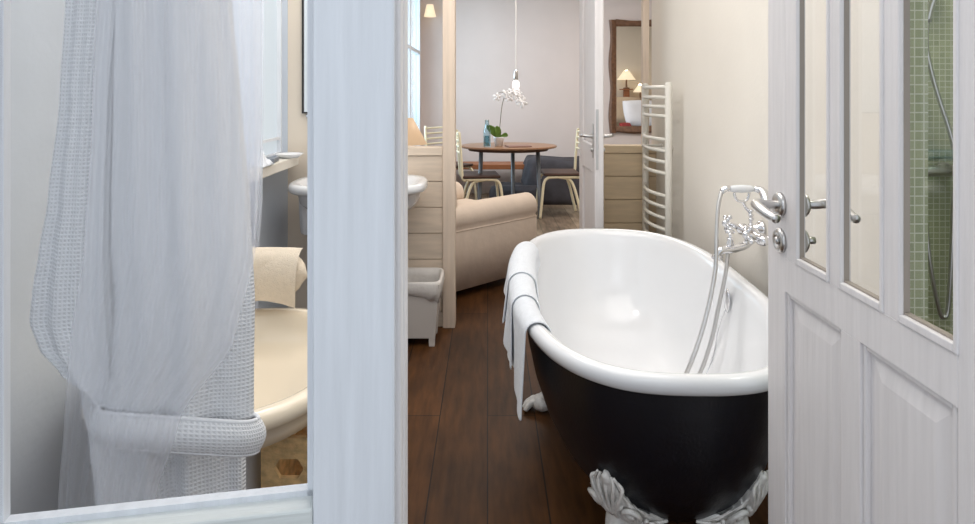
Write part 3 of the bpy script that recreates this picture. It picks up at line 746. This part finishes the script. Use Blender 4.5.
# loop, hanger and rail
hx = P(160, 0, DR).x
bm = B(); tube(bm, [(hx-.17, DR+.02, 1.74), (hx-.08, DR+.02, 1.80), (hx, DR+.02, 1.825), (hx+.08, DR+.02, 1.80), (hx+.17, DR+.02, 1.74)], .011, 10, 4)
o = build('coat_hanger', bm, 'wood_d', smooth=True)
tag(o, 'wooden coat hanger carrying the bathrobe', 'hanger')
bm2 = B(); tube(bm2, [(hx, DR+.02, 1.825), (hx, DR+.02, 1.87), (hx+.02, DR+.02, 1.885), (hx+.022, DR+.02, 1.915), (hx, DR+.02, 1.93), (hx-.02, DR+.02, 1.912)], .003, 8, 4)
hk = build('hanger_hook', bm2, 'steel', o, smooth=True)
# curtain rail across the alcove
bm = B(); lathe(bm, [(0, WL+.002), (.022, WL+.002), (.022, WL+.01), (.010, WL+.012), (.010, -.35), (.018, -.345), (.018, -.32), (0, -.315)], c=(0, DR+.02, 1.914), axis='X', seg=14)
o = build('curtain_rail', bm, 'steel', smooth=True); tag(o, 'steel rail above the bathrobe carrying the sheer curtain', 'curtain rail')
bm = B(); tube(bm, [(-.33, DR+.02, 1.92), (-.33, DR+.02, 2.748)], .008, 10); build('rail_hanger', bm, 'steel', o)
# sheer curtain: one drop in front of the robe, spreading to the left below
def sheet(tab, d0, d1, amp, nf, seed, ytop=-300, ybot=540, nu=120, nv=60):
    rnd = random.Random(seed); ph = [rnd.uniform(0, 6.28) for _ in range(4)]; bm = B()
    def fn(u, v):
        y = ytop+(ybot-ytop)*v; l, r_ = lerp_tab(tab, y); d = d0+(d1-d0)*v
        p = P(l+(r_-l)*u, y, d)
        p.y += amp*(sin(u*nf*2*pi+ph[0])+.4*sin(u*nf*5.1*pi+ph[1]+v*2))
        return p
    return grid(bm, fn, nu, nv)
o = build('sheer_curtain', sheet([(-300, 60, 262), (0, 96, 262), (120, 92, 262), (250, 84, 256), (340, 70, 235), (420, 64, 180), (500, 58, 156), (545, 56, 154)], DR-.125, DR-.125, .005, 6, 2), 'sheer', smooth=True)
tag(o, 'sheer white voile curtain hanging in front of the bathrobe', 'curtain')
o = build('sheer_curtain', sheet([(-200, 215, 268), (0, 226, 263), (120, 236, 262), (200, 240, 261), (260, 243, 257), (420, 246, 254)], 2.5, 2.5, .018, 3, 4, ytop=-102, ybot=330), 'sheer2', smooth=True)
tag(o, 'bright sheer curtain panel drawn beside the frosted bathroom window', 'curtain')
bm = B(); lathe(bm, [(0, WL+.002), (.02, WL+.002), (.02, WL+.01), (.009, WL+.012), (.009, -.78), (0, -.78)], c=(0, 2.5, 2.045), axis='X', seg=12)
o2 = build('window_curtain_rail', bm, 'steel', smooth=True); tag(o2, 'thin steel rail above the window carrying the bright sheer panel', 'curtain rail')

# ================================================================ BIN
bn = empty('waste_bin', (-.392, 3.41, 0), 'white tapered waste bin with plastic liner beside pine partition', 'bin')
bm = B()
o_ = [((.125, .105), .04), ((.15, .135), .325), ((.143, .128), .325), ((.118, .098), .055)]
rings(bm, [[(sx*a[0], sy*a[1], z) for sx, sy in ((-1, -1), (1, -1), (1, 1), (-1, 1))] for a, z in o_])
build('bin_body', bm, 'bin', bn, bev=.004)
for sx in (-1, 1):
    for sy in (-1, 1): build('foot', tbox(B(), (sx*.108, sy*.088, 0), (.014, .014), (sx*.109, sy*.089, .041), (.016, .016)), 'bin', bn)
bm = B()
rs = []
for ins, z, wv in ((-.012, .24, 1), (.004, .25, 1), (.012, .285, .6), (.010, .325, .2), (.004, .337, 0), (-.006, .335, 0), (-.012, .30, .3), (-.02, .2, .5)):
    ring = []
    for k in range(64):
        t = 2*pi*k/64; c, s = cos(t), sin(t); n = 7
        x = (.150+ins)*math.copysign(abs(c)**(2/n), c); y = (.135+ins)*math.copysign(abs(s)**(2/n), s)
        zz = z+wv*(.016*sin(t*3+.6)+.008*sin(t*11))
        if ins == -.012 and wv == 1: x *= .99
        ring.append((x*(1+.012*wv*sin(t*17)), y*(1+.012*wv*sin(t*17)), zz))
    rs.append(ring)
rings(bm, rs, False, False); build('bin_liner', bm, 'bag', bn, smooth=True)

# ================================================================ SHOWER
sh = empty('shower_set', (1.775, 2.62, 0), 'chrome shower mixer with hose and handset on green mosaic wall', 'shower')
bm = B(); lathe(bm, [(0, -.10), (.017, -.10), (.022, -.09), (.022, .09), (.017, .10), (0, .10)], c=(0, -.06, .985), axis='X', seg=18)
for dx in (-.06, .06): lathe(bm, [(0, -.001), (.028, -.001), (.028, -.012), (.012, -.018), (.012, -.06), (0, -.06)], c=(dx, 0, .985), axis='Y', seg=16)
for dx in (-.125, .125): lathe(bm, [(0, -.025), (.020, -.025), (.024, 0), (.020, .025), (0, .025)], c=(dx, -.06, .985), axis='X', seg=14)
tube(bm, [(-.06, -.06, .97), (-.06, -.06, .93)], .012, 10); build('mixer_body', bm, 'steel', sh, smooth=True)
bm = B(); tube(bm, [(-.06, -.06, .93), (-.058, -.07, .80), (-.045, -.08, .62), (-.012, -.08, .45), (.008, -.08, .415), (.026, -.08, .46), (.040, -.08, .70), (.045, -.08, .85), (.045, -.10, .98), (.03, -.09, 1.12), (-.02, -.08, 1.30), (-.055, -.075, 1.46), (-.05, -.07, 1.58)], .0085, 8, 7)
build('shower_hose', bm, 'steel', sh, smooth=True)
bm = B(); tube(bm, [(-.05, -.07, 1.57), (-.035, -.085, 1.66), (0, -.11, 1.74)], .013, 10, 4); lathe(bm, [(0, 1.735), (.045, 1.735), (.05, 1.745), (.03, 1.765), (0, 1.77)], c=(0, -.115, 0), seg=20)
build('hand_shower', bm, 'steel', sh, smooth=True)
bm = B(); tube(bm, [(-.075, -.03, 1.30), (-.075, -.03, 1.85)], .009, 10)
for z in (1.33, 1.82): lathe(bm, [(0, -.001), (.014, -.001), (.014, -.03), (0, -.03)], c=(-.075, 0, z), axis='Y', seg=12)
tube(bm, [(-.075, -.03, 1.60), (-.05, -.07, 1.60)], .012, 8); build('slide_rail', bm, 'steel', sh, smooth=True)
bm = B(); box(bm, 1.68, 1.98, 2.50, 2.619, 1.03, 1.036); box(bm, 1.68, 1.98, 2.50, 2.505, 1.036, 1.075)
o = build('glass_shelf', bm, 'glass_b'); tag(o, 'small clear shelf above the shower mixer on green mosaic', 'shelf')
bm = B(); lathe(bm, [(0, 0), (.020, 0), (.022, .004), (.022, .075), (.012, .088), (.011, .105), (0, .105)], c=(1.90, 2.56, 1.0365), seg=16)
o = build('shampoo_bottle', bm, 'gilt', smooth=True); tag(o, 'small amber bottle on the clear shower shelf', 'bottle')

# ================================================================ BEDROOM / DINING
DT = 6.75
tb = empty('round_table', (.215, DT, 0), 'round brown wooden dining table on grey metal legs', 'table')
bm = B(); lathe(bm, [(0, .715), (.49, .715), (.505, .722), (.505, .733), (.495, .738), (0, .738)], seg=56); build('tabletop', bm, 'table', tb, smooth=False)
bm = B(); lathe(bm, [(0, .685), (.41, .685), (.43, .7145), (0, .7145)], seg=48); build('apron', bm, 'seat', tb)
tb.scale = (1, .78, 1)
for a in (R(212), R(335), R(80)):
    bm = B(); x, y = .33*cos(a), .33*sin(a); tube(bm, [(x, y, .684), (x*1.08, y*1.08, .03), (x*1.08, y*1.08, 0)], .021, 12); build('leg', bm, 'grey_metal', tb, smooth=True)
def chair(loc, rz, label):
    c = empty('dining_chair', loc, label, 'chair', 'cream metal dining chairs round the table', rz)
    # local: seat faces +x
    build('seat', box(B(), -.20, .175, -.20, .20, .435, .465), 'seat', c, bev=.012)
    for s in (-1, 1):
        bm = B(); tube(bm, [(-.17, s*.18, .422), (.08, s*.18, .422), (.14, s*.18, .41), (.175, s*.185, .36), (.195, s*.195, .2), (.215, s*.205, .008)], .0145, 10, 5)
        build('leg', bm, 'cream_metal', c, smooth=True)
        bm = B(); tube(bm, [(.02, s*.17, .420), (-.08, s*.17, .40), (-.13, s*.175, .33), (-.18, s*.19, .15), (-.215, s*.20, .008)], .0145, 10, 5)
        build('leg', bm, 'cream_metal', c, smooth=True)
        bm = B(); tube(bm, [(-.16, s*.18, .42), (-.20, s*.18, .44), (-.212, s*.18, .60), (-.232, s*.18, .86), (-.24, s*.165, .885)], .0145, 10, 5)
        build('back_post', bm, 'cream_metal', c, smooth=True)
    for z, x in ((.87, -.236), (.81, -.230), (.75, -.226), (.69, -.221)):
        bm = B(); tube(bm, [(x, -.175, z), (x-.02, 0, z), (x, .175, z)], .011, 8, 4); build('back_bar', bm, 'cream_metal', c, smooth=True)
    return c
chair((.742, 6.80, 0), R(182), 'cream metal dining chair right of the round table, facing left')
chair((-.065, 6.60, 0), R(6), 'cream metal dining chair left of the round table, in front')
chair((-.42, 7.45, 0), R(-40), 'cream metal dining chair behind the half wall near the window')
# orchid
op = empty('potted_orchid', (.075+.04, 6.62, .7385), 'white orchid in a small white pot on the round table', 'orchid')
bm = B(); lathe(bm, [(0, 0), (.038, 0), (.055, .085), (.058, .095), (.050, .095), (.045, .07), (0, .07)], seg=24); build('pot', bm, 'porcelain', op, smooth=True)
def leafm(pts, w):
    bm = B(); pts = smoothpath(pts, 6); n = len(pts)
    def fn(u, v):
        i = min(int(v*(n-1)), n-1); p = pts[i]; ww = w*math.sin(pi*min(.97, max(.08, v*.9+.08)))**.7
        s = (u-.5)*2; return Vector((p.x+s*ww*.45, p.y-abs(s)*.005, p.z+s*ww*.8+abs(s)*.006))
    grid(bm, fn, 8, n-1); return bm
build('leaf', leafm([(0, 0, .08), (-.03, -.02, .13), (-.08, -.03, .17), (-.12, -.03, .205)], .045), 'leaf', op, smooth=True, solid=.003)
build('leaf', leafm([(.01, 0, .08), (0, -.03, .12), (-.02, -.04, .16), (-.035, -.04, .19)], .05), 'leaf', op, smooth=True, solid=.003)
build('leaf', leafm([(0, 0, .08), (.05, -.02, .11), (.09, -.02, .10)], .03), 'leaf', op, smooth=True, solid=.003)
bm = B(); tube(bm, [(0, 0, .07), (.015, 0, .25), (.035, 0, .42), (.07, 0, .52), (.13, 0, .56), (.20, 0, .52), (.24, 0, .46)], .004, 8, 6)
tube(bm, [(.07, 0, .52), (.03, 0, .55), (-.02, 0, .53)], .003, 6, 4); build('stem', bm, 'stem', op, smooth=True)
for (x, z, r_, a0) in ((-.02, .50, .034, .2), (.07, .53, .038, .9), (.105, .50, .04, .4), (.135, .555, .036, 0), (.17, .52, .04, .7), (.205, .49, .042, .3), (.235, .445, .045, 1.0), (.20, .54, .03, .1)):
    bm = B()
    r_ *= 1.2
    for k in range(5):
        a = a0+k*2*pi/5; c = Vector((x+cos(a)*r_*.6, -.01-.006*(k % 2), z+sin(a)*r_*.6))
        ell(bm, c, (r_*.55, .004, r_*.34), 10, 6, Matrix.Rotation(-a, 3, 'Y') @ Matrix.Rotation(R(15), 3, 'X'))
    ell(bm, (x, -.018, z), (.008, .008, .008), 8, 6); build('flower', bm, 'petal', op, smooth=True)
bm = B(); lathe(bm, [(0, 0), (.036, 0), (.038, .01), (.038, .15), (.030, .19), (.022, .22), (.022, .27), (.018, .27), (.018, .22), (.03, .15), (.03, .01), (0, .01)], c=(0, 0, 0), seg=24)
o = build('glass_bottle', bm, 'glass_b', smooth=True); o.location = (-.005, 6.55, .7385); tag(o, 'pale blue glass carafe on the round table, left of orchid', 'bottle')
bm = B(); lathe(bm, [(0, .011), (.0285, .011), (.0285, .11), (0, .11)], seg=18); build('water', bm, glass('water_tint', .1, (.55, .72, .76, 1)), o, smooth=True)
bm = B(); box(bm, -.12, .12, -.08, .08, 0, .012); o = build('magazine', bm, 'book', bev=.002); o.location = (.31, 6.55, .7385); o.rotation_euler = (0, 0, .25); tag(o, 'flat brown magazine on the round table, right of orchid', 'magazine')
# pendant
pd = empty('pendant_lamp', (.293, 6.72, 2.75), 'bare white bulb pendant on thin cord above the orchid', 'lamp')
bm = B(); tube(bm, [(0, 0, -.03), (0, 0, -1.23)], .004, 6); build('cord', bm, 'bin', pd)
bm = B(); lathe(bm, [(0, -.03), (.05, -.03), (.05, -.001), (0, -.001)], seg=20); build('ceiling_rose', bm, 'bin', pd)
bm = B(); lathe(bm, [(0, -1.34), (.022, -1.34), (.024, -1.30), (.020, -1.25), (.010, -1.225), (0, -1.22)], seg=18); build('socket', bm, 'steel', pd, smooth=True)
bm = B(); lathe(bm, [(0, -1.44), (.030, -1.43), (.040, -1.40), (.036, -1.36), (.022, -1.34), (0, -1.34)], seg=20); build('bulb', bm, 'bulb', pd, smooth=True)
# bench + dark folded things by the far wall
bh = empty('wooden_bench', (.10, 7.95, 0), 'low orange-brown wooden bench along far wall behind the table', 'bench')
build('seat', box(B(), -.75, .45, -.17, .17, .36, .42), 'wood_d', bh, bev=.006)
for x in (-.68, .38): build('leg', box(B(), x-.03, x+.03, -.15, .15, 0, .36), 'wood_d', bh, bev=.004)
bm = B()
def blob(cx, cy, hx_, hy_, h, seed):
    rnd = random.Random(seed); p1, p2 = rnd.uniform(0, 6), rnd.uniform(0, 6); rs = []
    for j in range(9):
        z = h*j/8; k = 1-.12*(j/8)**3; ring = []
        for i in range(40):
            t = 2*pi*i/40; c, s = cos(t), sin(t); n = 4.5
            q = 1+.03*sin(t*5+p1+z*12)+.02*sin(t*9+p2-z*20)
            ring.append((cx+hx_*k*q*math.copysign(abs(c)**(2/n), c), cy+hy_*k*q*math.copysign(abs(s)**(2/n), s), z+(.02*sin(t*3+p1)*j/8)))
        rs.append(ring)
    return rs
ott = build('floor_cushion', rings(B(), blob(.78, 7.72, .37, .30, .50, 3)), 'grey_cloth', smooth=True); tag(ott, 'charcoal upholstered pouffe by far wall behind the right chair', 'pouffe')
bm = B(); rings(bm, [[(x*1.0, y, z) for x, y, z in r_] for r_ in blob(.32, 7.40, .30, .20, .22, 9)])
o = build('folded_blanket', bm, 'grey_cloth', smooth=True); tag(o, 'dark grey bundled blanket on floor beneath the round table', 'blanket')
# armchair with slipcover; local x along the arm (front = +x), y away from viewer
ac = empty('slipcovered_armchair', (-.22, 3.98, 0), 'cream slipcovered armchair with rolled arm behind the partition', 'armchair', None, R(44))
AL = .78
bm = B()
def armring(x, sc=1.0, dz=0):
    out = []; r_ = .088*sc
    pts = [(0.02, .055), (0.0, .30), (0.0, .43)]
    for p in pts: out.append((x, p[0], p[1]+dz*0))
    for k in range(15):
        a = R(220)-k*R(250)/14; out.append((x, .075+r_*cos(a)*1.05, .50+r_*sin(a)))
    out += [(x, .135, .40), (x, .14, .055)]
    return out
xs = [-.02, 0, .02, .2, .4, .6, AL-.03, AL-.01, AL]
rings(bm, [armring(x, .9 if x in (-.02, AL) else 1) for x in xs]); build('arm', bm, 'slip', ac, smooth=True, bev=.0)
bm = B(); rings(bm, [[(x, p[1]+.76-2*0, p[2]) for x_, *q in [(0,)] for p in armring(x, .9 if x in (-.02, AL) else 1)] for x in xs]); build('arm', bm, 'slip', ac, smooth=True)
bm = B()
tube(bm, [(AL+.002, .075+.075*cos(a), .50+.072*sin(a)) for a in [2*pi*k/30 for k in range(31)]], .004, 6)
tube(bm, [(x, .000, .43) for x in (0, .3, .6, AL)], .004, 6)
build('piping', bm, 'slip', ac, smooth=True)
build('seat_base', box(B(), .06, AL-.02, .15, .755, .06, .34), 'slip', ac, bev=.02)
build('seat_cushion', box(B(), .14, AL+.02, .155, .75, .345, .47), 'slip', ac, bev=.035)
bm = B(); tbox(bm, (.05, .45, .06), (.09, .43), (.0, .45, .80), (.075, .43)); build('backrest', bm, 'slip', ac, bev=.05)
for x in (.0, AL-.06):
    for y in (.05, .85): build('leg', tbox(B(), (x, y, 0), (.016, .016), (x, y, .058), (.022, .022)), 'wood_d', ac)
# side table and table lamp behind half wall
stb = empty('side_table', (-.66, 5.55, 0), 'small wooden side table behind the half wall under a lamp', 'table')
build('tabletop', box(B(), -.2, .2, -.2, .2, .50, .53), 'wood_d', stb, bev=.004)
for sx in (-1, 1):
    for sy in (-1, 1): build('leg', box(B(), sx*.17-.015, sx*.17+.015, sy*.17-.015, sy*.17+.015, 0, .50), 'wood_d', stb)
lp = empty('table_lamp', (-.675, 5.50, .5305), 'table lamp with glowing peach cone shade behind the half wall', 'lamp')
bm = B(); lathe(bm, [(0, 0), (.07, 0), (.07, .015), (.03, .04), (.045, .12), (.03, .2), (.012, .24), (.012, .30), (0, .30)], seg=22); build('base', bm, 'porcelain', lp, smooth=True)
bm = B(); lathe(bm, [(.165, .32), (.045, .54)], seg=32); bm.faces.ensure_lookup_table()
sh_ = build('lamp_shade', bm, 'shade', lp, smooth=True)
pl = bpy.data.lights.new('table_lamp_bulb', 'POINT'); pl.energy = 2.0; pl.color = (1, .72, .45); pl.shadow_soft_size = .04
po = bpy.data.objects.new('table_lamp_bulb', pl); po.location = (-.655, 5.50, 1.0); COL.objects.link(po)
# wall sconce
sc = empty('wall_sconce', (-.72, 8.25, 2.33), 'small lit wall sconce with pale shade beside the bedroom window', 'lamp')
bm = B(); lathe(bm, [(.075, -.10), (.04, .05)], c=(0, -.12, 0), seg=24); build('lamp_shade', bm, 'shade2', sc, smooth=True, solid=.002)
bm = B(); lathe(bm, [(0, -.002), (.035, -.002), (.03, -.02), (0, -.02)], c=(0, 0, -.05), axis='Y', seg=18); tube(bm, [(0, -.01, -.05), (0, -.07, -.08), (0, -.12, -.04), (0, -.12, .03)], .006, 8, 4); build('bracket', bm, 'gilt', sc, smooth=True)
# big framed mirror on the far wall
fm = empty('framed_mirror', (1.545, 8.25, 0), 'carved brown framed mirror reflecting lamps and pillows', 'mirror')
z0, z1, x1_ = .77, 2.20, .62
bm = B(); box(bm, .08, x1_-.08, -.03, -.02, z0+.08, z1-.08); build('mirror_glass', bm, 'mirror', fm)
bm = B()
def fr(a0, a1, n, vert, c0):
    rs = []
    for k in range(n+1):
        s = a0+(a1-a0)*k/n; wv = .012*cos(s*9.5)
        w0 = c0[0]+(wv if c0[2] < 0 else 0); w1 = c0[1]+(wv if c0[2] > 0 else 0)
        pr_ = [(w0, -.004), (w0, -.03), ((w0+w1)/2-.02, -.055), ((w0+w1)/2+.015, -.045), (w1, -.035), (w1, -.004)]
        rs.append([(p, q, s) if vert else (s, q, p) for p, q in pr_])
    rings(bm, rs)
fr(z0, z1, 30, True, (0, .085, -1)); fr(z0, z1, 30, True, (x1_-.085, x1_, 1))
fr(.08, x1_-.08, 12, False, (z0, z0+.085, -1)); fr(.08, x1_-.08, 12, False, (z1-.085, z1, 1))
build('mirror_frame', bm, 'gilt', fm, smooth=False)
for lx_ in (2.60, 2.86):
    q_ = bpy.data.lights.new('bedside_bulb', 'POINT'); q_.energy = 2.5; q_.color = (1, .8, .58); q_.shadow_soft_size = .05
    qo = bpy.data.objects.new('bedside_bulb', q_); qo.location = (lx_, 4.27, 1.64 if lx_ < 2.7 else 1.38); COL.objects.link(qo)
# bed, pillows and bedside lamps seen in that mirror
bd = empty('bed', (2.35, 5.15, 0), 'bed with beige linen headboard reflected in the framed mirror', 'bed')
build('mattress', box(B(), -.55, .70, -.55, 1.3, .25, .62), 'pillow', bd, bev=.05)
build('bed_base', box(B(), -.55, .70, -.6, 1.3, .0, .24), 'beige', bd, bev=.01)
build('headboard', box(B(), -.60, .75, -.70, -.61, 0, 1.02), 'beige', bd, bev=.03)
def pil(name, loc, rx, rz, m, lab, s=1):
    bm = B()
    def fn(u, v):
        a, b_ = 2*u-1, 2*v-1; return (a*.33*s*(1-.06*b_*b_), b_*.24*s*(1-.06*a*a), .10*s*math.sqrt(max(0, (1-a**4)*(1-b_**4))))
    grid(bm, fn, 20, 16); grid(bm, lambda u, v: Vector((fn(u, v)[0], fn(u, v)[1], -fn(u, v)[2])), 20, 16)
    bmesh.ops.remove_doubles(bm, verts=bm.verts, dist=.0005)
    o = build(name, bm, m, smooth=True); o.location = loc; o.rotation_euler = (rx, 0, rz); tag(o, lab, 'pillow'); return o
pil('pillow', (2.68, 5.12, .92), R(66), R(168), 'pillow', 'large white pillow propped on the bed, seen in the framed mirror')
pil('pillow', (2.44, 4.84, .97), R(70), R(186), 'beige', 'beige pillow leaning on the headboard, seen in the framed mirror')
o = pil('cushion', (2.36, 5.34, .70), R(40), R(170), 'red', 'small red cushion on the bed, seen in the framed mirror', .32); o['category'] = 'cushion'
for lx, ly, s, lab in ((2.60, 4.27, 1.0, 'bedside lamp with pleated shade, the higher one in the framed mirror'), (2.86, 4.27, .8, 'bedside lamp with pale shade, the lower one in the framed mirror')):
    zt = .55
    ns = empty('bedside_shelf' , (lx, ly, 0), 'narrow stand holding the '+('higher' if s == 1 else 'lower')+' bedside lamp behind the headboard', 'stand')
    hgt = 1.34 if s == 1 else 1.14
    build('stand_top', box(B(), -.11, .11, -.11, .08, hgt-.02, hgt), 'wood_d', ns); build('stand_post', box(B(), -.05, .05, -.05, .05, 0, hgt-.02), 'wood_d', ns)
    l2 = empty('bedside_lamp', (lx, ly, hgt+.0005), lab, 'lamp', 'bedside lamps')
    bm = B(); lathe(bm, [(0, 0), (.06*s, 0), (.06*s, .02), (.018, .03), (.012, .2), (0, .2)], seg=18); build('base', bm, 'gilt', l2, smooth=True)
    bm = B(); lathe(bm, [(.17*s, .17*s), (.05*s, .34*s)], seg=28); build('lamp_shade', bm, 'shade2', l2, smooth=True)
